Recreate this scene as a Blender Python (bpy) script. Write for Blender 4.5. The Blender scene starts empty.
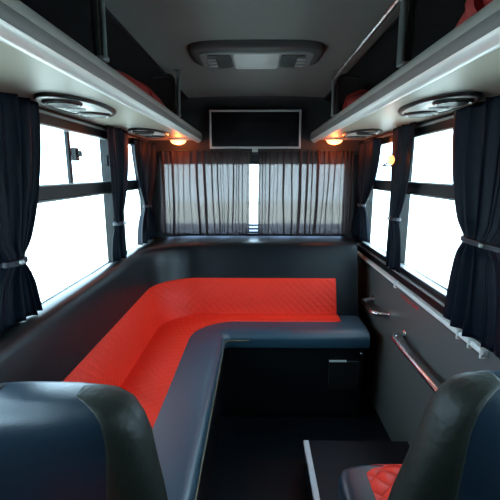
import bpy, bmesh, math, random
from mathutils import Vector, Matrix
random.seed(7)
PI = math.pi
H = 1.93                       # eye height above the aisle floor; shapes below are written relative to eye height
C = bpy.context.scene.collection
ORG = {}

# ------------------------------------------------------------------ materials
def mat(name, col, rough=.5, metal=0., spec=.5, bump=None, emit=None, var=0., vscale=6., sheen=0., coat=0.):
    m = bpy.data.materials.new(name); m.use_nodes = True
    nt = m.node_tree; b = nt.nodes['Principled BSDF']
    b.inputs['Base Color'].default_value = (*col, 1); b.inputs['Roughness'].default_value = rough
    b.inputs['Metallic'].default_value = metal; b.inputs['Specular IOR Level'].default_value = spec
    b.inputs['Sheen Weight'].default_value = sheen; b.inputs['Coat Weight'].default_value = coat
    if emit:
        b.inputs['Emission Color'].default_value = (*emit[0], 1); b.inputs['Emission Strength'].default_value = emit[1]
    tc = nt.nodes.new('ShaderNodeTexCoord')
    if var:
        n = nt.nodes.new('ShaderNodeTexNoise'); n.inputs['Scale'].default_value = vscale; n.inputs['Detail'].default_value = 4
        nt.links.new(tc.outputs['Object'], n.inputs['Vector'])
        mx = nt.nodes.new('ShaderNodeMixRGB'); mx.inputs[1].default_value = (*[c*(1-var) for c in col], 1)
        mx.inputs[2].default_value = (*[min(1, c*(1+var)) for c in col], 1)
        nt.links.new(n.outputs['Fac'], mx.inputs[0]); nt.links.new(mx.outputs[0], b.inputs['Base Color'])
    if bump:
        kind, sc, st = bump
        bp = nt.nodes.new('ShaderNodeBump'); bp.inputs['Strength'].default_value = st; bp.inputs['Distance'].default_value = .01
        if kind == 'noise':
            n = nt.nodes.new('ShaderNodeTexNoise'); n.inputs['Scale'].default_value = sc; n.inputs['Detail'].default_value = 5
            nt.links.new(tc.outputs['Object'], n.inputs['Vector']); src = n.outputs['Fac']
        elif kind == 'leather':
            n = nt.nodes.new('ShaderNodeTexVoronoi'); n.inputs['Scale'].default_value = sc
            nt.links.new(tc.outputs['Object'], n.inputs['Vector'])
            n2 = nt.nodes.new('ShaderNodeTexNoise'); n2.inputs['Scale'].default_value = 7; n2.inputs['Detail'].default_value = 2
            n2.inputs['Distortion'].default_value = 1.2
            nt.links.new(tc.outputs['Object'], n2.inputs['Vector'])
            a = nt.nodes.new('ShaderNodeMath'); a.operation = 'MULTIPLY_ADD'; a.inputs[1].default_value = 4.
            nt.links.new(n2.outputs['Fac'], a.inputs[0]); nt.links.new(n.outputs['Distance'], a.inputs[2]); src = a.outputs[0]
        elif kind == 'quilt':          # stitched diamonds in UV space (metres)
            sp = nt.nodes.new('ShaderNodeSeparateXYZ'); nt.links.new(tc.outputs['UV'], sp.inputs[0])
            def M(op, *ins):
                q = nt.nodes.new('ShaderNodeMath'); q.operation = op
                for i, v in enumerate(ins):
                    if isinstance(v, (int, float)): q.inputs[i].default_value = v
                    else: nt.links.new(v, q.inputs[i])
                return q.outputs[0]
            p = M('ADD', sp.outputs[0], sp.outputs[1]); q = M('SUBTRACT', sp.outputs[0], sp.outputs[1])
            s1 = M('ABSOLUTE', M('SINE', M('MULTIPLY', p, sc))); s2 = M('ABSOLUTE', M('SINE', M('MULTIPLY', q, sc)))
            src = M('POWER', M('MULTIPLY', s1, s2), .45)
        nt.links.new(src, bp.inputs['Height']); nt.links.new(bp.outputs[0], b.inputs['Normal'])
    return m

M = {}
M['leather']  = mat('black_leather', (.005,.008,.010), .34, spec=.3, bump=('leather', 160, .05))
M['chair_leather'] = mat('chair_leather_painted_sheen', (.008,.020,.034), .34, spec=.7, bump=('leather', 160, .05))  # black leather; the blue window sheen on the chairs is painted into the colour
M['seat_leather'] = mat('seat_leather_painted_sheen', (.014,.052,.084), .40, spec=1.0, bump=('leather', 160, .05))  # sofa seat is black leather too, its base colour blued to imitate window sheen
M['leather_matte'] = mat('matte_leather', (.012,.015,.011), .5, spec=.3, bump=('leather', 60, .10))
M['red']      = mat('red_leather', (.88,.036,.016), .42, spec=.25, bump=('quilt', 52, .3))
M['redbig']   = mat('red_leather_big_quilt', (.88,.040,.022), .4, spec=.3, bump=('quilt', 33, .8))
M['redcloth'] = mat('red_cloth', (.25,.007,.007), .7, bump=('noise', 30, .4), var=.2)
M['piping']   = mat('tan_piping', (.16,.13,.08), .5)
M['ceiling']  = mat('grey_headliner', (.16,.165,.155), .9, spec=.2, bump=('noise', 220, .25), var=.08, vscale=3)
M['black_carpet'] = mat('black_carpet', (.010,.011,.012), .95, spec=.1, bump=('noise', 180, .3))
M['rack']     = mat('beige_rack_panel', (.37,.35,.285), .42, spec=.4, bump=('noise', 320, .05))
M['lip']      = mat('grey_rack_profile', (.30,.30,.28), .38, metal=.15, bump=('noise', 200, .04))
M['lip_dark'] = mat('dark_rack_channel', (.11,.115,.115), .45, metal=.1)
M['alu']      = mat('bright_aluminium', (.85,.86,.84), .3, metal=.25)
M['trimwhite'] = mat('satin_aluminium_trim', (.78,.78,.75), .4)
M['chrome']   = mat('chrome', (.85,.86,.87), .2, metal=1.)
M['pole']     = mat('grey_steel', (.30,.33,.33), .28, metal=.85)
M['poledark'] = mat('dark_steel', (.05,.06,.06), .35, metal=.6)
M['frame']    = mat('black_window_frame', (.005,.007,.008), .42, spec=.25)
M['gasket']   = mat('grey_gasket', (.30,.33,.33), .35, metal=.4)
M['wall']     = mat('grey_wall_laminate', (.115,.118,.112), .4, spec=.5, bump=('noise', 260, .05), var=.06)
M['rearwall'] = mat('dark_bulkhead', (.016,.019,.021), .7, bump=('noise', 150, .1))
M['floor']    = mat('black_vinyl_floor', (.003,.009,.014), .42, spec=.25, bump=('noise', 200, .08), var=.25)
M['plastic']  = mat('black_plastic', (.012,.014,.014), .3)
M['vplate']   = mat('pale_vent_plate', (.78,.80,.76), .3, spec=.6)
M['acgrey']   = mat('grey_vent_plastic', (.16,.17,.165), .5)
M['achouse']  = mat('dark_vent_housing', (.022,.026,.026), .45)
M['silver']   = mat('silver_bezel', (.42,.43,.43), .4, metal=.3)
M['screen']   = mat('black_screen', (.003,.003,.004), .2, spec=.25)
M['curtain']  = mat('dark_curtain', (.004,.007,.013), .42, spec=.08, sheen=0., bump=('noise', 400, .1))
M['cord']     = mat('curtain_tie', (.010,.013,.022), .5)
M['ground']   = mat('pale_concrete', (.80,.73,.62), .9, var=.03, vscale=.6)
M['lamp']     = mat('warm_lamp_lens', (.9,.45,.2), .3, emit=((1.,.38,.14), 5.))
M['amber']    = mat('amber_lamp_lens', (.9,.45,.2), .3, emit=((1.,.27,.07), 4.))
M['nosing']   = mat('ribbed_aluminium_nosing', (.75,.76,.80), .42, metal=.2, bump=('noise', 120, .4))
M['sticker']  = mat('red_print', (.55,.03,.03), .5)

def glass(name, tint, gl=.04):
    m = bpy.data.materials.new(name); m.use_nodes = True; nt = m.node_tree; nt.nodes.clear()
    o = nt.nodes.new('ShaderNodeOutputMaterial'); t = nt.nodes.new('ShaderNodeBsdfTransparent'); g = nt.nodes.new('ShaderNodeBsdfGlossy')
    t.inputs[0].default_value = (*tint, 1); g.inputs['Roughness'].default_value = .02
    x = nt.nodes.new('ShaderNodeMixShader'); x.inputs[0].default_value = gl
    nt.links.new(t.outputs[0], x.inputs[1]); nt.links.new(g.outputs[0], x.inputs[2]); nt.links.new(x.outputs[0], o.inputs[0]); return m
M['glass'] = glass('window_glass', (.97,.985,.98)); M['tint'] = glass('tinted_glass', (.45,.48,.56))
def sheer():
    m = bpy.data.materials.new('sheer_fabric'); m.use_nodes = True; nt = m.node_tree; nt.nodes.clear()
    o = nt.nodes.new('ShaderNodeOutputMaterial'); t = nt.nodes.new('ShaderNodeBsdfTransparent')
    t.inputs[0].default_value = (.95,.86,.80,1)
    d = nt.nodes.new('ShaderNodeBsdfDiffuse'); d.inputs[0].default_value = (.060,.048,.050,1)
    l = nt.nodes.new('ShaderNodeBsdfTranslucent'); l.inputs[0].default_value = (.060,.048,.050,1)
    a = nt.nodes.new('ShaderNodeMixShader'); a.inputs[0].default_value = .35
    nt.links.new(d.outputs[0], a.inputs[1]); nt.links.new(l.outputs[0], a.inputs[2])
    x = nt.nodes.new('ShaderNodeMixShader'); x.inputs[0].default_value = SHEER_T
    nt.links.new(a.outputs[0], x.inputs[1]); nt.links.new(t.outputs[0], x.inputs[2]); nt.links.new(x.outputs[0], o.inputs[0]); return m
SHEER_T = .062
M['sheer'] = sheer()

# ------------------------------------------------------------------ object helpers
def tag(o, label=None, cat=None, group=None, kind=None):
    if label: o['label'] = label
    if cat: o['category'] = cat
    if group: o['group'] = group
    if kind: o['kind'] = kind
    return o
def thing(name, loc, label, cat, group=None):
    o = bpy.data.objects.new(name, None); o.empty_display_size = .1; C.objects.link(o)
    o.location = (loc[0], loc[1], loc[2]+H); ORG[o.name] = Vector(loc); return tag(o, label, cat, group)
def mk(name, bm, m, parent=None, smooth=False, bevel=0., seg=2, solid=0., angle=40):
    bmesh.ops.remove_doubles(bm, verts=bm.verts, dist=1e-6)
    if not solid: bmesh.ops.recalc_face_normals(bm, faces=bm.faces)
    if parent is not None: org = ORG[parent.name]
    else:
        xs = [v.co.x for v in bm.verts]; ys = [v.co.y for v in bm.verts]; zs = [v.co.z for v in bm.verts]
        org = Vector(((min(xs)+max(xs))/2, (min(ys)+max(ys))/2, min(zs)))
    for v in bm.verts: v.co -= org
    me = bpy.data.meshes.new(name); bm.to_mesh(me); bm.free()
    me.materials.append(m if not isinstance(m, str) else M[m])
    if smooth:
        for p in me.polygons: p.use_smooth = True
    o = bpy.data.objects.new(name, me); C.objects.link(o); ORG[o.name] = org
    if parent is not None: o.parent = parent
    else: o.location = (org.x, org.y, org.z+H)
    if solid:
        s = o.modifiers.new('Solidify', 'SOLIDIFY'); s.thickness = solid; s.offset = 0
    if bevel:
        b = o.modifiers.new('Bevel', 'BEVEL'); b.width = bevel; b.segments = seg; b.limit_method = 'ANGLE'
        b.angle_limit = math.radians(angle); b.harden_normals = False
        for p in me.polygons: p.use_smooth = True
        o.modifiers.new('WN', 'WEIGHTED_NORMAL')
    elif smooth == 'auto':
        me.set_sharp_from_angle(angle=math.radians(angle))
    return o
def B(): return bmesh.new()
def box(bm, x0, x1, y0, y1, z0, z1):
    vs = [bm.verts.new((x, y, z)) for x in (x0, x1) for y in (y0, y1) for z in (z0, z1)]
    for f in ((0,1,3,2),(4,6,7,5),(0,4,5,1),(2,3,7,6),(0,2,6,4),(1,5,7,3)): bm.faces.new([vs[i] for i in f])
    return bm
def fillet(pts, r, n=6):
    pts = [Vector(p) for p in pts]; out = [pts[0]]
    for i in range(1, len(pts)-1):
        a, b, c = pts[i-1], pts[i], pts[i+1]
        da, dc = (a-b), (c-b); k = min(r, da.length*.49, dc.length*.49)
        p, q = b+da.normalized()*k, b+dc.normalized()*k
        for j in range(n+1):
            t = j/n; out.append(p*(1-t)**2 + b*2*t*(1-t) + q*t*t)
    out.append(pts[-1]); return out
def tube(bm, pts, r, seg=12, cap=True):
    pts = [Vector(p) for p in pts]; rings = []
    up = Vector((0,0,1)); t0 = (pts[1]-pts[0]).normalized()
    if abs(t0.dot(up)) > .9: up = Vector((1,0,0))
    nrm = (up - t0*up.dot(t0)).normalized()
    for i, p in enumerate(pts):
        t = (pts[min(i+1, len(pts)-1)] - pts[max(i-1, 0)]).normalized()
        nrm = (nrm - t*nrm.dot(t)).normalized(); bi = t.cross(nrm)
        rings.append([bm.verts.new(p + (nrm*math.cos(2*PI*k/seg) + bi*math.sin(2*PI*k/seg))*r) for k in range(seg)])
    for a, b in zip(rings, rings[1:]):
        for k in range(seg): bm.faces.new((a[k], a[(k+1) % seg], b[(k+1) % seg], b[k]))
    if cap: bm.faces.new(rings[0][::-1]); bm.faces.new(rings[-1])
    return bm
def loft(bm, rings, cap=True):
    R = [[bm.verts.new(p) for p in r] for r in rings]; n = len(R[0])
    for a, b in zip(R, R[1:]):
        for k in range(n): bm.faces.new((a[k], a[(k+1) % n], b[(k+1) % n], b[k]))
    if cap: bm.faces.new(R[0][::-1]); bm.faces.new(R[-1])
    return bm
def ellipse(cx, cy, a, b, z, n=40, p=2.):
    out = []
    for k in range(n):
        t = 2*PI*k/n; c, s = math.cos(t), math.sin(t)
        out.append((cx + a*math.copysign(abs(c)**(2/p), c), cy + b*math.copysign(abs(s)**(2/p), s), z))
    return out
def prism_x(bm, prof, x0, x1):       # prof: list of (y,z)
    return loft(bm, [[(x, y, z) for y, z in prof] for x in (x0, x1)])
def prism_y(bm, prof, y0, y1):       # prof: list of (x,z)
    return loft(bm, [[(x, y, z) for x, z in prof] for y in (y0, y1)])
def struct(name, bm, m, parent=None, **k):
    o = mk(name, bm, m, parent, **k)
    if parent is None: o['kind'] = 'structure'
    return o

YF, YR = -1.7, 3.72            # front and rear of the cabin
ZF, ZC = -1.93, .66

# ------------------------------------------------------------------ the place outside
bm = B(); box(bm, -40, 40, -40, 40, -3.0, -2.9); struct('ground', bm, 'ground')

# ------------------------------------------------------------------ shell
bm = B(); box(bm, -1.06, 1.06, YF, YR+.06, ZF-.08, ZF); struct('floor', bm, 'floor')
def ceil_profile(off):
    pts = []
    for k in range(-12, 13):
        x = 1.06*k/12; a = abs(x)
        z = ZC - .012*(a/.62)**2 if a < .62 else ZC - .012 - .16*((a-.62)/.44)**2
        pts.append((x, z+off))
    return pts
bm = B(); prism_y(bm, ceil_profile(0) + ceil_profile(.05)[::-1], YF, YR+.06); struct('ceiling', bm, 'ceiling', smooth='auto')
# black carpet lining on the ceiling above each rack
WIN = [(.2, 1.32), (1.5, 2.68), (2.84, 3.52)]
ZW0, ZW1 = -.66, .275
def side_wall(name, s):
    X0, X1 = (1.0, 1.06) if s > 0 else (-1.06, -1.0)
    o = struct(name, box(B(), X0, X1, YF, YR+.06, ZF, ZW0), 'wall')
    bm = B(); box(bm, X0, X1, YF, YR+.06, ZW1, .60)
    edges = [YF] + [v for w in WIN for v in w] + [YR+.06]
    for i in range(0, len(edges), 2): box(bm, X0, X1, edges[i], edges[i+1], ZW0, ZW1)
    struct('window_pillars', bm, 'frame', o)
    # rack-side lining (rounded strip under the roof edge)
    bm = B(); a = [(s*.60, ZC-.011), (s*.68, ZC-.028), (s*.9, ZC-.10), (s*.999, ZC-.16), (s*.999, .33), (s*.985, .33), (s*.985, ZC-.19), (s*.88, ZC-.13), (s*.68, ZC-.05), (s*.60, ZC-.028)]
    prism_y(bm, a, YF, YR); struct('roof_edge_lining', bm, 'black_carpet', o, smooth='auto')
side_wall('wall_left', -1); side_wall('wall_right', 1)

def side_window(n, s, y0, y1, divider, latches):
    X = s*1.03
    r = bpy.data.objects.new('window_%d' % n, None); C.objects.link(r); r['kind'] = 'structure'
    r.location = (X, (y0+y1)/2, ZW0+H); ORG[r.name] = Vector((X, (y0+y1)/2, ZW0))
    xi, xo = (s*.985, s*1.05); a, b = min(xi, xo), max(xi, xo)
    bm = B(); w = .03
    box(bm, a, b, y0-.01, y1+.01, ZW0-.005, -.622); box(bm, a, b, y0-.01, y1+.01, .225, ZW1+.01)
    box(bm, a, b, y0-.01, y0+w, -.622, .226); box(bm, a, b, y1-w, y1+.01, -.622, .226)
    box(bm, a+.005, b-.005, y0+w, y1-w, -.125, -.060)
    mk('window_frame', bm, 'frame', r, bevel=.004)
    g = s*1.018
    bm = B()
    for z in (-.622, -.058, -.131, .220): box(bm, min(g, g-s*.04), max(g, g-s*.04), y0+w, y1-w, z-.004, z+.004)
    mk('gasket', bm, 'gasket', r)
    mk('lower_pane', box(B(), X-.003, X+.003, y0+w, y1-w, -.62, -.12), 'glass', r)
    if divider:
        mk('upper_pane', box(B(), X-.003, X+.003, y0+w, divider, -.062, .226), 'glass', r)
        mk('upper_pane', box(B(), X-.015, X-.009, divider, y1-w, -.062, .226), 'glass', r)
        mk('sash_bar', box(B(), min(X, X-s*.02), max(X, X-s*.02), divider-.014, divider+.014, -.06, .226), 'frame', r, bevel=.003)
    else:
        mk('upper_pane', box(B(), X-.003, X+.003, y0+w, y1-w, -.062, .226), 'glass', r)
    for (ly, lz) in latches:
        bm = B(); xa, xb = s*.975, s*1.005
        box(bm, min(xa, xb), max(xa, xb), ly-.018, ly+.018, lz-.035, lz+.035)
        box(bm, min(s*.955, xa), max(s*.955, xa), ly-.008, ly+.012, lz-.012, lz+.02)
        mk('latch', bm, 'frame', r, bevel=.004)
for i, (y0, y1) in enumerate(WIN):
    side_window(i+1, -1, y0, y1, 2.14 if i == 1 else None, [(2.155, .10), (2.60, .08)] if i == 1 else [])
    side_window(i+4, 1, y0, y1, None, [(2.61, .10)] if i == 1 else [])

# rear wall with its window
RX0, RX1, RZ0, RZ1 = -.90, .86, -.60, .10
bm = B()
box(bm, -1.0, 1.0, YR, YR+.06, ZF, RZ0); box(bm, -1.0, 1.0, YR, YR+.06, RZ1, .62)
box(bm, -1.0, RX0, YR, YR+.06, RZ0, RZ1); box(bm, RX1, 1.0, YR, YR+.06, RZ0, RZ1)
wr = struct('wall_rear', bm, 'rearwall')
bm = B(); prism_x(bm, [(YR, .17), (YR-.03, .175), (YR-.05, .22), (YR-.05, .52), (YR-.08, .60), (YR-.16, .66), (YR, .66)], -.99, .99)
struct('bulkhead', bm, 'rearwall', wr, smooth='auto', angle=50)
r = bpy.data.objects.new('window_7', None); C.objects.link(r); r['kind'] = 'structure'
r.location = (0, YR+.03, RZ0+H); ORG[r.name] = Vector((0, YR+.03, RZ0))
bm = B()
box(bm, RX0, RX1, YR-.005, YR+.05, RZ1-.02, RZ1+.01); box(bm, RX0, RX1, YR-.005, YR+.05, RZ0, RZ0+.02)
box(bm, RX0, RX0+.02, YR-.005, YR+.05, RZ0, RZ1); box(bm, RX1-.02, RX1, YR-.005, YR+.05, RZ0, RZ1)
mk('window_frame', bm, 'frame', r)
mk('upper_pane', box(B(), RX0+.02, RX1-.02, YR+.025, YR+.030, -.485, RZ1-.02), 'glass', r)
mk('lower_pane', box(B(), RX0+.02, RX1-.02, YR+.025, YR+.030, RZ0+.02, -.485), 'tint', r)
bm = B()
for z in (-.497, -.533, -.566): box(bm, -.10, .06, YR-.01, YR+.01, z-.007, z+.007)
mk('sill_bars', bm, 'frame', r)
# unseen front wall behind the viewer, left without a windscreen to hold back daylight
struct('wall_front_unseen', box(B(), -1.06, 1.06, YF-.06, YF, ZF, .64), 'rearwall')

# ------------------------------------------------------------------ raised seat platforms
o = struct('platform_right', box(B(), .325, 1.0, YF, 2.25, ZF, -1.73), 'floor')
mk('metal_nosing', box(B(), .318, .352, YF, 2.25, -1.752, -1.727), 'nosing', o, bevel=.003)
o = struct('platform_left', box(B(), -1.0, -.325, YF, 1.10, ZF, -1.73), 'floor')

# right wall trims
def trim(n, bm, m, **k): return struct('trim_%d' % n, bm, m, **k)
bm = B(); prism_y(bm, [(1.0, -.745), (.982, -.748), (.976, -.757), (.976, -.772), (.984, -.782), (1.0, -.784)], 1.55, YR)
t = trim(1, bm, 'trimwhite', smooth='auto')
bm = B(); box(bm, .974, 1.0, 1.55, YR, -.775, -.771)
mk('rubber_insert', bm, 'frame', t)
bm = B()
for y in (1.56, 1.66, 1.76): box(bm, .970, .999, y-.006, y+.006, -.789, -.742)
box(bm, .968, .999, 2.60, 2.62, -.79, -.74)
mk('trim_clip', bm, 'alu', t, bevel=.003)
bm = B(); box(bm, .990, 1.0, YF, YR, -.735, -.662); trim(2, bm, 'frame', bevel=.003)
bm = B(); prism_y(bm, [(1.0, -.666), (.978, -.668), (.974, -.676), (.980, -.684), (1.0, -.686)], YF, YR); trim(3, bm, 'gasket', smooth='auto')
# red printed notice on the wall below the trim
bm = B()
for k in range(9):
    y = 2.27 + k*.032; hgt = (.020, .014, .020, .010, .020, .016, .020, .012, .018)[k]
    box(bm, .9985, 1.0005, y, y+.022, -.822-hgt/2, -.822+hgt/2)
tag(mk('wall_lettering', bm, 'sticker'), 'small faded red lettering on the grey side wall under the metal trim', 'lettering')

# ------------------------------------------------------------------ luggage racks
def rack(s, label):
    t = thing('luggage_rack', (s*.75, 1.0, .27), label, 'luggage rack', 'overhead luggage racks')
    y0, y1 = YF+.02, YR-.04
    bm = B(); prism_y(bm, [(s*.54, .296), (s*.985, .296), (s*.985, .330), (s*.54, .330)], y0, y1); mk('rack_panel', bm, 'rack', t)
    # rolled front profile in three bands
    bm = B(); prism_y(bm, [(s*.56, .289), (s*.545, .276), (s*.533, .271), (s*.520, .276), (s*.503, .294), (s*.503, .300), (s*.56, .300)], y0, y1)
    mk('bright_strip', bm, 'alu', t, smooth='auto', angle=60)
    bm = B(); prism_y(bm, [(s*.505, .295), (s*.497, .305), (s*.495, .326), (s*.502, .332), (s*.56, .332), (s*.56, .297)], y0, y1)
    mk('channel', bm, 'lip_dark', t, smooth='auto')
    bm = B(); prism_y(bm, [(s*.500, .328), (s*.497, .338), (s*.502, .358), (s*.515, .368), (s*.535, .370), (s*.56, .362), (s*.58, .328)], y0, y1)
    mk('front_rail', bm, 'lip', t, smooth='auto', angle=50)
    bm = B(); prism_y(bm, [(s*.502, .276), (s*.494, .30), (s*.494, .355), (s*.51, .373), (s*.56, .375), (s*.60, .335), (s*.60, .285), (s*.53, .268)], y1, y1+.022)
    mk('end_cap', bm, 'lip', t, bevel=.006)
rack(-1, 'long beige overhead luggage rack with metal lip along the left windows')
rack(1, 'long beige overhead luggage rack with metal lip along the right windows')

def rack_post(s, y, label, r=.011):
    t = thing('rack_post', (s*.515, y, .365), label, 'support post', 'posts between ceiling and luggage racks')
    zt = ZC-.012
    mk('pole', tube(B(), [(s*.506, y, .366), (s*.503, y, zt-.004)], r, 14), 'pole', t, smooth='auto')
    pts = fillet([(s*.535, y+.012, .371), (s*.535, y+.012, zt-.02), (s*.67, y+.012, zt-.035)], .06)
    mk('hoop', tube(B(), pts, .012, 12), 'poledark', t, smooth='auto')
    bm = B(); loft(bm, [ellipse(s*.503, y, .024, .024, zt-.002-k, 20) for k in (0, .008)])
    box(bm, s*.503-.012, s*.503+.012, y-.014, y+.014, zt-.04, zt-.008)
    mk('ceiling_bracket', bm, 'pole', t, bevel=.003)
    bm = B(); loft(bm, [ellipse(s*.515, y, .022, .022, z, 20) for z in (.366, .380)]); mk('base_collar', bm, 'pole', t, bevel=.003)
rack_post(-1, 1.38, 'thin grey steel post on the left rack, nearest the viewer', .009)
rack_post(-1, 2.65, 'grey steel post on the left rack beside the rear bulkhead')
rack_post(1, 1.46, 'thick grey steel post on the right rack, nearest the viewer', .014)
rack_post(1, 2.68, 'grey steel post on the right rack where the ceiling grab rail ends')
# ceiling grab rail
t = thing('grab_rail', (.49, 1.4, .57), 'long polished grab rail hung under the ceiling along the right rack', 'grab rail')
mk('rail', tube(B(), fillet([(.488, .2, ZC-.02), (.488, .2, .585), (.488, 2.60, .585), (.488, 2.64, .60), (.488, 2.64, ZC-.02)], .04), .011, 14), 'chrome', t, smooth='auto')

# ------------------------------------------------------------------ vent pods under the racks
def vent_pod(s, cy, label):
    cx = s*.79; zb = .2955
    t = thing('vent_panel', (cx, cy, zb-.03), label, 'air vent panel', 'oval air vent panels under the luggage racks')
    a, b = .118, .275
    bm = B(); loft(bm, [ellipse(cx, cy, a+.012, b+.012, zb), ellipse(cx, cy, a+.012, b+.012, zb-.006), ellipse(cx, cy, a+.004, b+.004, zb-.014), ellipse(cx, cy, a-.006, b-.006, zb-.014), ellipse(cx, cy, a-.008, b-.008, zb)])
    mk('rim', bm, 'plastic', t, smooth='auto')
    bm = B(); loft(bm, [ellipse(cx, cy, a-.004, b-.004, zb), ellipse(cx, cy, a-.006, b-.006, zb-.008), ellipse(cx, cy, a-.03, b-.04, zb-.014)])
    mk('face_plate', bm, 'vplate', t, smooth='auto')
    for q in (-1, 1):
        vx, vy = cx, cy+q*.155
        bm = B(); loft(bm, [ellipse(vx, vy, .076, .076, zb-.008, 28), ellipse(vx, vy, .076, .076, zb-.020, 28), ellipse(vx, vy, .068, .068, zb-.025, 28), ellipse(vx, vy, .058, .058, zb-.020, 28), ellipse(vx, vy, .056, .056, zb-.012, 28)])
        v = mk('air_vent', bm, 'plastic', t, smooth='auto')
        bm = B()
        for k in range(-2, 3):
            w = math.sqrt(.056**2 - (k*.020)**2); box(bm, vx-w, vx+w, vy+k*.020-.002, vy+k*.020+.005, zb-.024, zb-.014)
        mk('louvre', bm, 'silver' if q > 0 else 'plastic', v)
    bm = B(); loft(bm, [ellipse(cx+s*.015, cy, .045, .028, zb-.010, 24), ellipse(cx+s*.015, cy, .043, .026, zb-.020, 24), ellipse(cx+s*.015, cy, .030, .016, zb-.024, 24)])
    mk('reading_light', bm, 'silver', t, smooth='auto')
    bm = B(); loft(bm, [ellipse(cx+s*.015, cy, .030, .015, zb-.022, 24), ellipse(cx+s*.015, cy, .022, .010, zb-.026, 24)])
    mk('switch', bm, 'plastic', t, smooth='auto')
vent_pod(-1, 1.80, 'oval air vent panel under the left rack, above the big left window')
vent_pod(-1, 2.95, 'oval air vent panel under the left rack, beside the glowing rear lamp')
vent_pod(1, 1.80, 'oval air vent panel under the right rack, above the big right window')
vent_pod(1, 3.02, 'oval air vent panel under the right rack, beside the glowing rear lamp')

def dome_lamp(s, label):
    cx, cy, z = s*.685, 3.50, .294
    t = thing('dome_lamp', (cx, cy, z-.055), label, 'ceiling lamp', 'warm dome lamps under the rear rack ends')
    bm = B(); loft(bm, [ellipse(cx, cy, .085, .085, z+.002, 32), ellipse(cx, cy, .085, .085, z-.008, 32), ellipse(cx, cy, .072, .072, z-.016, 32)])
    mk('lamp_base', bm, 'vplate', t, smooth='auto')
    rings = [ellipse(cx, cy, .068*math.cos(a), .068*math.cos(a), z-.014-.036*math.sin(a), 32) for a in [k*PI/2/7 for k in range(7)]+[PI/2*.97]]
    mk('lamp_lens', loft(B(), rings), 'lamp', t, smooth=True)
    L = bpy.data.lights.new('lamp_glow', 'POINT'); L.specular_factor = .25; L.energy = 3.6; L.color = (1., .17, .04); L.shadow_soft_size = .03
    lo = bpy.data.objects.new('lamp_bulb', L); C.objects.link(lo); lo.parent = t; lo.location = (0, 0, -.02)
dome_lamp(-1, 'glowing orange dome lamp under the rear end of the left rack')
dome_lamp(1, 'glowing orange dome lamp under the rear end of the right rack')
# amber lamp on the pillar
t = thing('pillar_lamp', (.93, 2.86, .06), 'small glowing amber lamp on the right window pillar beside the curtain', 'wall lamp')
def sphere(bm, c, r, sx=1, sy=1, sz=1, n=16):
    bmesh.ops.create_uvsphere(bm, u_segments=n, v_segments=n//2, radius=r, matrix=Matrix.Translation(c) @ Matrix.Diagonal((sx, sy, sz, 1))); return bm
mk('lamp_lens', sphere(B(), (.872, 2.565, .082), .026, .8, 1, 1.2), 'amber', t, smooth=True)
L = bpy.data.lights.new('lamp_glow', 'POINT'); L.energy = .35; L.color = (1., .25, .06); L.shadow_soft_size = .02
lo = bpy.data.objects.new('lamp_bulb', L); C.objects.link(lo); lo.parent = t; lo.location = (-.095, -.30, .025)
mk('lamp_arm', tube(B(), fillet([(1.0, 2.86, .05), (.89, 2.80, .05), (.874, 2.59, .072)], .03), .006, 8), 'poledark', t, smooth='auto')

# ------------------------------------------------------------------ ceiling vent unit
t = thing('ceiling_vent', (0, 2.40, .59), 'dark rounded air conditioning outlet with pale centre panel on the ceiling', 'ceiling vent')
cx, cy, zc = 0, 2.335, ZC
bm = B(); loft(bm, [ellipse(cx, cy, .372, .225, zc+.002, 64, 5), ellipse(cx, cy, .368, .222, zc-.015, 64, 5), ellipse(cx, cy, .350, .205, zc-.027, 64, 5), ellipse(cx, cy, .335, .192, zc-.030, 64, 5)])
mk('housing', bm, 'achouse', t, smooth='auto', angle=60)
z = zc-.030
def rrect(x0, x1, y0, y1, z, p=8, n=48): return ellipse((x0+x1)/2, (y0+y1)/2, (x1-x0)/2, (y1-y0)/2, z, n, p)
bm = B(); loft(bm, [rrect(-.315, .315, 2.19, 2.505, z+.004), rrect(-.310, .310, 2.195, 2.50, z-.008)]); mk('face_plate', bm, 'acgrey', t, smooth='auto')
bm = B(); loft(bm, [rrect(-.125, .125, 2.20, 2.505, z-.004, 20), rrect(-.122, .122, 2.203, 2.502, z-.013, 20)]); mk('centre_panel', bm, 'silver', t, smooth='auto')
for q in (-1, 1):
    bm = B(); a, b = sorted((q*.135, q*.270)); loft(bm, [rrect(a, b, 2.23, 2.48, z-.004), rrect(a, b, 2.23, 2.48, z-.012)])
    g = mk('outlet', bm, 'plastic', t, smooth='auto')
    for k in range(3): mk('louvre', box(B(), min(q*.225, q*.275), max(q*.225, q*.275), 2.29+k*.06, 2.302+k*.06, z-.022, z-.010), 'silver', g, bevel=.002)

# ------------------------------------------------------------------ television
t = thing('television', (0, 3.60, .19), 'wide flat television with silver frame hung over the rear window', 'television')
yt = 3.56
mk('back_shell', box(B(), -.405, .39, yt+.012, yt+.06, .225, .535), 'plastic', t, bevel=.008)
def ring_frame(x0, x1, z0, z1, w, ya, yb):
    bm = B(); o = [(x0, z0), (x1, z0), (x1, z1), (x0, z1)]; i = [(x0+w, z0+w), (x1-w, z0+w), (x1-w, z1-w), (x0+w, z1-w)]
    V = [[bm.verts.new((x, y, z)) for x, z in L] for L in (o, i) for y in (ya, yb)]
    for k in range(4):
        j = (k+1) % 4
        bm.faces.new((V[0][k], V[0][j], V[2][j], V[2][k])); bm.faces.new((V[1][k], V[3][k], V[3][j], V[1][j]))
        bm.faces.new((V[0][k], V[1][k], V[1][j], V[0][j])); bm.faces.new((V[2][k], V[2][j], V[3][j], V[3][k]))
    return bm
mk('bezel', ring_frame(-.415, .398, .215, .545, .017, yt-.006, yt+.02), 'silver', t, bevel=.004)
mk('screen', box(B(), -.402, .385, yt+.004, yt+.012, .228, .532), 'screen', t)
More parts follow.
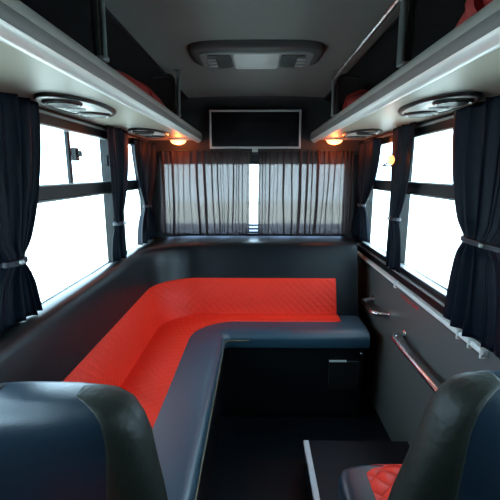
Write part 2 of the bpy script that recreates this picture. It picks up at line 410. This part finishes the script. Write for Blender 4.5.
bm = B(); box(bm, -.035, .015, yt+.005, yt+.025, .185, .214); mk('sensor_tab', bm, 'silver', t, bevel=.003)
mk('wall_mount', box(B(), -.12, .12, yt+.05, YR-.045, .30, .46), 'poledark', t)

# ------------------------------------------------------------------ corner sofa
S_Y0, S_X1 = 1.13, .86
def sweep(bm, prof, y0, x1, nl=10, nc=14, nr=8):
    """prof: closed list of (xL, yR, z, r): runs along the left wall, round the corner, along the rear."""
    uv = bm.loops.layers.uv.new('UVMap')
    cols = []; us = []
    for (xl, yr, z, r) in prof:
        p = [Vector((xl, y0 + (yr-r-y0)*k/nl, z)) for k in range(nl)]
        for k in range(nc+1):
            a = PI - (PI/2)*k/nc; p.append(Vector((xl+r+r*math.cos(a), yr-r+r*math.sin(a), z)))
        p += [Vector((xl+r+(x1-xl-r)*k/nr, yr, z)) for k in range(1, nr+1)]
        cols.append(p)
    ref = cols[0]; s = [0.]
    for a, b in zip(ref, ref[1:]): s.append(s[-1]+(b-a).length)
    t = [0.]
    for a, b in zip(prof, prof[1:]+prof[:1]): t.append(t[-1] + math.dist((a[0], a[2]), (b[0], b[2])))
    V = [[bm.verts.new(q) for q in c] for c in cols]; n = len(V); m = len(V[0])
    for j in range(n):
        j2 = (j+1) % n
        for i in range(m-1):
            f = bm.faces.new((V[j][i], V[j][i+1], V[j2][i+1], V[j2][i]))
            for l, w in zip(f.loops, ((s[i], t[j]), (s[i+1], t[j]), (s[i+1], t[j+1]), (s[i], t[j+1]))): l[uv].uv = w
    bm.faces.new([V[j][0] for j in range(n)][::-1]); bm.faces.new([V[j][-1] for j in range(n)])
    return bm
sofa = thing('corner_sofa', (-.2, 2.6, ZF), 'L-shaped black leather corner sofa with red quilted band and seat', 'sofa')
back = [(-.765,3.085,-1.20,.33), (-.80,3.13,-1.04,.345), (-.83,3.18,-.88,.36), (-.855,3.215,-.75,.40), (-.875,3.242,-.645,.43), (-.886,3.262,-.612,.44), (-.903,3.29,-.594,.44),
        (-.93,3.34,-.586,.43), (-.972,3.62,-.588,.40), (-.986,3.655,-.60,.40), (-.99,3.66,-.66,.40), (-.99,3.66,-1.20,.40)]
mk('backrest', sweep(B(), back, S_Y0, .868), 'leather', sofa, smooth='auto', angle=50)
e = .012
band = [(-.765+e,3.085-e,-1.183,.33), (-.798+e*1.6,3.13-e*1.6,-1.04,.345), (-.827+e*1.1,3.176-e*1.1,-.895,.36), (-.832+.003,3.183-.003,-.880,.362), (-.845,3.20,-.890,.37), (-.785,3.105,-1.183,.33)]
mk('backrest_panel', sweep(B(), band, S_Y0+.002, .68), 'red', sofa, smooth='auto', angle=50)
# piping line on the left and rear top edges (stitching)
seat = [(-.86,3.20,-1.19,.33), (-.62,3.02,-1.176,.34), (-.475,2.93,-1.176,.34), (-.30,2.80,-1.178,.12), (-.262,2.752,-1.186,.07), (-.240,2.722,-1.204,.06), (-.233,2.712,-1.235,.05), (-.240,2.722,-1.30,.05), (-.86,3.20,-1.30,.33)]
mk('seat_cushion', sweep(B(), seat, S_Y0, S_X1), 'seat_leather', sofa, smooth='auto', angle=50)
panel = [(-.775,3.095,-1.180,.33), (-.70,3.06,-1.162,.335), (-.56,2.98,-1.160,.34), (-.490,2.938,-1.166,.34), (-.475,2.93,-1.182,.34), (-.60,3.0,-1.20,.34), (-.775,3.095,-1.20,.33)]
mk('seat_panel', sweep(B(), panel, S_Y0+.002, .685), 'red', sofa, smooth='auto', angle=50)
base = [(-.27,2.765,-1.29,.03), (-.27,2.765,ZF+.06,.03), (-.29,2.785,ZF+.06,.03), (-.29,2.785,ZF,.03), (-.98,3.66,ZF,.2), (-.98,3.66,-1.29,.2)]
mk('base', sweep(B(), base, S_Y0, .83), 'leather', sofa, smooth='auto', angle=30)
pip = []
for k in range(8):
    a = 2*PI*k/8; pip.append((-.232+.0055*math.cos(a), 2.712-.0055*math.cos(a), -1.240+.0055*math.sin(a), .05))
mk('piping', sweep(B(), pip, S_Y0, -.05), 'piping', sofa, smooth=True)
hd = mk('storage_door', box(B(), .57, .80, 2.750, 2.77, -1.66, -1.425), 'plastic', sofa, bevel=.004)
mk('door_strip', box(B(), .568, .70, 2.738, 2.760, -1.424, -1.416), 'alu', hd)
bm = B(); sphere(bm, (.815, 2.762, -1.365), .009, 1, .6, 1, 10); mk('bolt', bm, 'chrome', sofa, smooth=True)

# ------------------------------------------------------------------ curtains
def hash1(k, s=0): 
    return math.modf(abs(math.sin(k*12.9898+s*78.233)*43758.5453))[0]
def side_curtain(s, tops, tie, bot, zt, ztie, zb, label, npl, seed, xin=.935, amp=.030, skew=0., knot=True):
    """tops/tie/bot: (y0,y1) extents at the top, the tieback and the hem; xin: distance of the cloth from the middle of the bus"""
    t = thing('curtain', (s*xin, (bot[0]+bot[1])/2, zb), label, 'curtain', 'dark side curtains')
    bm = B(); NU, NV = npl*10, 44; rows = []
    for j in range(NV+1):
        v = j/NV; z = zt + (zb-zt)*v
        if z > ztie:
            k = (zt-z)/(zt-ztie); k2 = k**2.2
            y0 = tops[0]+(tie[0]-tops[0])*k2; y1 = tops[1]+(tie[1]-tops[1])*k2; am = amp*(1-.25*k)
        else:
            k = (ztie-z)/(ztie-zb); k2 = 1-(1-k)**2.0
            y0 = tie[0]+(bot[0]-tie[0])*k2; y1 = tie[1]+(bot[1]-tie[1])*k2; am = amp*(.75+.5*k)
        pinch = math.exp(-((z-ztie)/.045)**2)
        row = []
        for i in range(NU+1):
            u = i/NU; ph = 2*PI*npl*u + .8*math.sin(5*u+seed) + .5*math.sin(3*v+seed*2+4*u)
            a = am*(.55+.45*math.sin(7.3*u+seed*1.7))*(1-.5*pinch)
            d = a*math.sin(ph) + .35*a*math.sin(2.3*ph+seed+2*v)
            bulge = .018*pinch*math.sin(PI*u)
            y = (y0+y1)/2+(y1-y0)*(u-.5)*(1-.18*pinch) + .25*(y1-y0)/npl*math.sin(2*ph)*.35
            zz = z + (skew*(u-.5)*max(0, (ztie-z)/(ztie-zb)) if z < ztie else 0)
            row.append(bm.verts.new((s*(xin + d - bulge), y, zz)))
        rows.append(row)
    for a, b in zip(rows, rows[1:]):
        for i in range(NU): bm.faces.new((a[i], a[i+1], b[i+1], b[i]))
    c = mk('cloth', bm, 'curtain', t, smooth=True, solid=.0025)
    # tieback band
    ym, hw = (tie[0]+tie[1])/2, (tie[1]-tie[0])/2+.008
    rings = []
    for z, g in ((ztie-.011, 0), (ztie-.009, .002), (ztie+.009, .002), (ztie+.011, 0)):
        rings.append(ellipse(s*(xin-.006), ym, amp*.85+.008+g, hw*.8+g, z + 0, 28, 2.5))
    mk('tieback', loft(B(), rings), 'cord', t, smooth='auto')
    if knot: mk('button', sphere(B(), (s*(xin-amp-.024), ym-hw*.3, ztie+.004), .010, 1, 1, 1, 12), 'silver', t, smooth=True)
ZT = .2945
side_curtain(-1, (1.18, 1.72), (1.36, 1.50), (1.22, 1.56), ZT, -.335, -.575, 'dark navy curtain by the left windows, nearest the viewer', 6, 1.3, xin=.935, amp=.026)
side_curtain(-1, (2.50, 2.90), (2.53, 2.65), (2.44, 2.72), ZT, -.335, -.575, 'dark tied curtain on the left pillar between the side windows', 4, 2.9)
side_curtain(-1, (3.02, 3.62), (3.22, 3.36), (3.04, 3.50), ZT-.03, -.275, -.572, 'dark tied curtain in the rear left corner', 5, 4.1, amp=.025, knot=False)
side_curtain(1, (1.18, 1.93), (1.38, 1.76), (1.22, 1.83), ZT, -.285, -.700, 'dark satin curtain by the right windows, nearest the viewer', 6, 5.3, amp=.026, xin=.94)
side_curtain(1, (2.38, 2.74), (2.52, 2.66), (2.44, 2.70), ZT, -.300, -.640, 'dark tied curtain on the right pillar under the amber lamp', 4, 6.1)
side_curtain(1, (3.03, 3.62), (3.34, 3.48), (3.24, 3.60), ZT-.03, -.275, -.572, 'dark tied curtain in the rear right corner', 5, 7.7, amp=.025, knot=False)
for s, lb in ((-1, 'left'), (1, 'right')):
    bm = B(); a, b = sorted((s*.974, s*.999)); box(bm, a, b, YF+.1, 3.60, .268, .280)
    o = mk('curtain_rail', bm, 'gasket'); tag(o, 'slim grey curtain rail running above the %s side windows' % lb, 'curtain rail', 'side curtain rails')

def sheer_curtain(x0, x1, label, seed, npl, flare):
    t = thing('sheer_curtain', ((x0+x1)/2, 3.625, -.575), label, 'curtain', 'sheer rear window curtains')
    bm = B(); NV = 30; per = 18; NU = npl*per
    # irregular pleat widths
    wd = [.5+1.3*hash1(k, seed) for k in range(npl)]; tot = sum(wd); edges = [0.]
    for w in wd: edges.append(edges[-1]+w/tot)
    rows = []
    for j in range(NV+1):
        v = j/NV; z = .205 + (-.572-.205)*v; row = []
        for i in range(NU+1):
            k = min(i//per, npl-1); f = (i-k*per)/per
            u = edges[k]+(edges[k+1]-edges[k])*f; ph = 2*PI*f
            w = (x1-x0)*(edges[k+1]-edges[k])
            over = (.23+.21*hash1(k, seed+3))*w*(1-.12*v*hash1(k, 9))
            x = x0+(x1-x0)*u + over*math.sin(ph)*1.0
            x += .012*math.sin(9*u+seed+2.2*v)*v + .006*math.sin(23*u+5*v+seed)*v
            x += flare*(v**1.5)*(.5-abs(u-.5))*.25
            y = 3.632 + .017*math.cos(ph)*(.6+.4*hash1(k, seed+5))
            row.append(bm.verts.new((x, y, z + .006*math.sin(2*PI*u*3+seed)*v)))
        rows.append(row)
    for a, b in zip(rows, rows[1:]):
        for i in range(NU): bm.faces.new((a[i], a[i+1], b[i+1], b[i]))
    mk('cloth', bm, 'sheer', t, smooth=True)
    bm = B()
    mk('hem_rail', tube(bm, [(x0-.01, 3.632, .200), (x1+.01, 3.632, .200)], .007, 8), 'poledark', t, smooth='auto')
    return t
sheer_curtain(-.90, -.055, 'pleated sheer dark curtain over the left half of the rear window', 1.1, 18, .1)
sheer_curtain(.025, .90, 'pleated sheer dark curtain over the right half of the rear window', 2.7, 19, -.1)

# ------------------------------------------------------------------ grab handles on the right wall
def grab_handle(y0, y1, z, xin, label):
    t = thing('grab_bar', (1.0, (y0+y1)/2, z), label, 'grab bar', 'chrome wall grab bars')
    pts = fillet([(.998, y0, z), (xin, y0+.03, z), (xin, y1-.03, z), (.998, y1, z)], .05, 8)
    mk('bar', tube(B(), pts, .0165, 16), 'chrome', t, smooth='auto')
    for y in (y0, y1):
        bm = B(); loft(bm, [[(x, y+r*math.cos(2*PI*k/24), z+r*math.sin(2*PI*k/24)) for k in range(24)] for x, r in ((1.0, .030), (.992, .030), (.988, .022))])
        f = mk('mounting_flange', bm, 'chrome', t, smooth='auto')
grab_handle(2.74, 3.115, -1.04, .888, 'shorter chrome grab bar low on the right wall beside the sofa end')
grab_handle(1.66, 2.43, -1.055, .90, 'longer chrome grab bar on the right wall behind the front right seat')

# ------------------------------------------------------------------ red luggage on the racks
def blob_bag(name, path, radii, label, cat, seed, flat=.75):
    t = thing(name, path[0], label, cat)
    n = 28; rings = []
    for i, (p, (rx, rz)) in enumerate(zip(path, radii)):
        ring = []
        for k in range(n):
            a = 2*PI*k/n; w = 1+.07*math.sin(5*a+i*1.3+seed)+.05*math.sin(3*a-i*2.1+seed)
            ring.append((p[0]+rx*w*math.cos(a), p[1], max(p[2]+rz*w*math.sin(a), .334)))
        rings.append(ring)
    o = mk('padded_body', loft(B(), rings), 'redcloth', t, smooth=True)
    m = o.modifiers.new('S', 'SUBSURF'); m.levels = m.render_levels = 1
    y = path[len(path)//2][1]; rx, rz = radii[len(path)//2]; p = path[len(path)//2]
    mk('strap', loft(B(), [[(p[0]+(rx*1.12)*math.cos(2*PI*k/n), yy, max(p[2]+(rz*1.12)*math.sin(2*PI*k/n), .332)) for k in range(n)] for yy in (y-.02, y+.02)]), 'redcloth', t, smooth='auto')
blob_bag('rolled_blanket', [(-.68, 1.75, .38), (-.68, 1.80, .40), (-.68, 2.0, .41), (-.68, 2.25, .41), (-.68, 2.5, .41), (-.68, 2.75, .40), (-.68, 2.82, .38)],
         [(.04,.03), (.085,.06), (.10,.075), (.10,.078), (.10,.075), (.085,.065), (.04,.03)], 'long red rolled blanket lying on the left luggage rack', 'blanket', .5)
blob_bag('duffel_bag', [(.70, 1.95, .38), (.70, 2.02, .39), (.70, 2.2, .40), (.70, 2.45, .40), (.70, 2.68, .43), (.70, 2.82, .47), (.70, 2.95, .41), (.70, 3.08, .37)],
         [(.05,.03), (.10,.05), (.12,.06), (.12,.065), (.11,.09), (.10,.11), (.09,.07), (.04,.03)], 'lumpy red bag on the rear half of the right luggage rack', 'bag', 1.5)
blob_bag('soft_bag', [(.69, .55, .40), (.69, .62, .42), (.69, .8, .43), (.69, 1.1, .43), (.69, 1.3, .41), (.69, 1.36, .38)],
         [(.05,.04), (.12,.08), (.13,.075), (.13,.07), (.10,.055), (.05,.03)], 'dark red bag on the right luggage rack, nearest the viewer', 'bag', 2.5)

# ------------------------------------------------------------------ passenger seats
def seat_chair(cx, yb, facing, ztop, prof, label, group='black leather passenger seats', name='passenger_seat', depth=.085, x_in=0):
    """yb: middle of the backrest; facing +1 looks to the rear of the bus, -1 to its front; prof: (z, half_width)"""
    t = thing(name, (cx, yb+facing*.2, -1.73), label, 'seat', group)
    # backrest: stacked superellipse sections
    rings = []
    for z, hw, d in prof:
        ring = []
        for k in range(72):
            a = 2*PI*k/72; c, s = math.cos(a), math.sin(a); p = 3.2
            x = hw*math.copysign(abs(c)**(2/p), c); y = d*math.copysign(abs(s)**(2/2.4), s)
            ring.append((cx+x, yb+y - facing*.10*(z-(-1.2))*.6, z))
        rings.append(ring)
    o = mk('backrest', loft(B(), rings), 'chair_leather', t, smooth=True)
    # wrap-round side bolsters of duller leather over the outer edges of the backrest
    for s in (-1, 1):
        rg = []
        for i, (z, hw, d) in enumerate(prof):
            g = .007 if i < len(prof)-1 else .003
            lim = .62+.16*max(0, min(1, (z+.90)/.30))
            a0 = math.acos(lim**(3.2/2)); ring = []; N = 40
            for k in range(N+1):
                a = -a0 + 2*a0*k/N; c, q = math.cos(a), math.sin(a)
                e = g*min(1, (a0-abs(a))/.12)
                x = (hw+e)*math.copysign(abs(c)**(2/3.2), c); y = (d+e)*math.copysign(abs(q)**(2/2.4), q)
                ring.append((cx+s*x, yb+y-facing*.06*(z+1.2), z + (g if i == len(prof)-1 else 0)))
            ym = yb-facing*.06*(z+1.2)
            ring += [(cx+s*hw*lim*.98, ym + d*.3*t_, z) for t_ in (1, 0, -1)]
            rg.append(ring)
        mk('side_bolster', loft(B(), rg), 'leather_matte', t, smooth=True)
    f = facing
    def yy(a, b): return tuple(sorted((yb+f*a, yb+f*b)))
    hw = .37
    bm = B(); y0, y1 = yy(.07, .475)
    ym, yh = (y0+y1)/2, (y1-y0)/2
    loft(bm, [ellipse(cx, ym, hw*q, yh*q2, z, 60, 7) for z, q, q2 in ((-1.34, .93, .93), (-1.325, .99, .99), (-1.24, 1, 1), (-1.212, .985, .98), (-1.197, .95, .93), (-1.192, .9, .86))])
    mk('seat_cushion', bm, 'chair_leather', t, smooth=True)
    bm = B(); uv = bm.loops.layers.uv.new('UVMap')
    x0, x1 = cx-.255, cx+.255; ya, ybb = yy(.09, .468); nx, ny = 12, 12; g = []
    for i in range(nx+1):
        row = []
        for j in range(ny+1):
            u, v = i/nx*2-1, j/ny*2-1
            row.append(bm.verts.new((x0+(x1-x0)*i/nx, ya+(ybb-ya)*j/ny, -1.180-.010*abs(u)**4-.018*abs(v)**6)))
        g.append(row)
    lo = [[bm.verts.new((g[i][j].co.x, g[i][j].co.y, -1.215)) for j in (0, ny)] for i in (0, nx)]
    for i in range(nx):
        for j in range(ny):
            fc = bm.faces.new((g[i][j], g[i+1][j], g[i+1][j+1], g[i][j+1]))
            for l in fc.loops: l[uv].uv = (l.vert.co.x, l.vert.co.y)
    bm.faces.new([g[i][0] for i in range(nx+1)][::-1] + [lo[0][0], lo[1][0]])
    bm.faces.new([g[i][ny] for i in range(nx+1)] + [lo[1][1], lo[0][1]])
    bm.faces.new([g[0][j] for j in range(ny+1)] + [lo[0][1], lo[0][0]])
    bm.faces.new([g[nx][j] for j in range(ny+1)][::-1] + [lo[1][0], lo[1][1]])
    mk('seat_panel', bm, 'redbig', t, smooth='auto')
    bm = B(); a, b = yy(.05, .42); box(bm, cx-.29, cx+.29, a, b, -1.38, -1.335); mk('seat_frame', bm, 'poledark', t, bevel=.006)
    for sx in (-1, 1):
        for d in (.09, .38):
            y = yb+f*d; mk('leg', box(B(), cx+sx*.24-.02, cx+sx*.24+.02, y-.02, y+.02, -1.73, -1.375), 'poledark', t, bevel=.004)
seat_chair(-.615, .95, -1, -.55, [(-1.24,.355,.06), (-1.15,.365,.085), (-1.02,.358,.09), (-.90,.338,.095), (-.82,.322,.095), (-.74,.308,.098), (-.69,.290,.098), (-.65,.266,.095), (-.628,.235,.083), (-.614,.195,.062), (-.608,.15,.036)],
           'black leather seat at the left edge with a blue sheen on its backrest', x_in=1)
seat_chair(.705, .95, 1, -.51, [(-1.22,.34,.06), (-1.15,.345,.085), (-1.02,.335,.09), (-.90,.310,.095), (-.80,.282,.095), (-.70,.256,.098), (-.62,.234,.098), (-.57,.212,.092), (-.540,.185,.080), (-.522,.150,.060), (-.514,.11,.034)],
           'black leather seat at the right edge with a red quilted cushion')

# ------------------------------------------------------------------ light
w = bpy.data.worlds.new('World'); bpy.context.scene.world = w; w.use_nodes = True
bg = w.node_tree.nodes['Background']; bg.inputs[0].default_value = (.56,.81,1.,1); bg.inputs[1].default_value = 10.5

sc = bpy.context.scene
sc.view_settings.view_transform = 'Standard'; sc.view_settings.look = 'None'; sc.view_settings.gamma = 1; sc.view_settings.use_curve_mapping = False
sc.view_settings.exposure = 0.0
sc.cycles.use_denoising = True; sc.cycles.max_bounces = 10; sc.cycles.transparent_max_bounces = 24; sc.cycles.diffuse_bounces = 6
sc.cycles.caustics_reflective = False; sc.cycles.sample_clamp_indirect = 6

cam = bpy.data.cameras.new('camera'); co = bpy.data.objects.new('camera', cam); C.objects.link(co); sc.camera = co
cam.sensor_width = 36; cam.lens = 385/500*36; cam.clip_start = .02
co.location = (0, 0, H); co.rotation_euler = (math.radians(90-11.31), 0, math.radians(.8755))
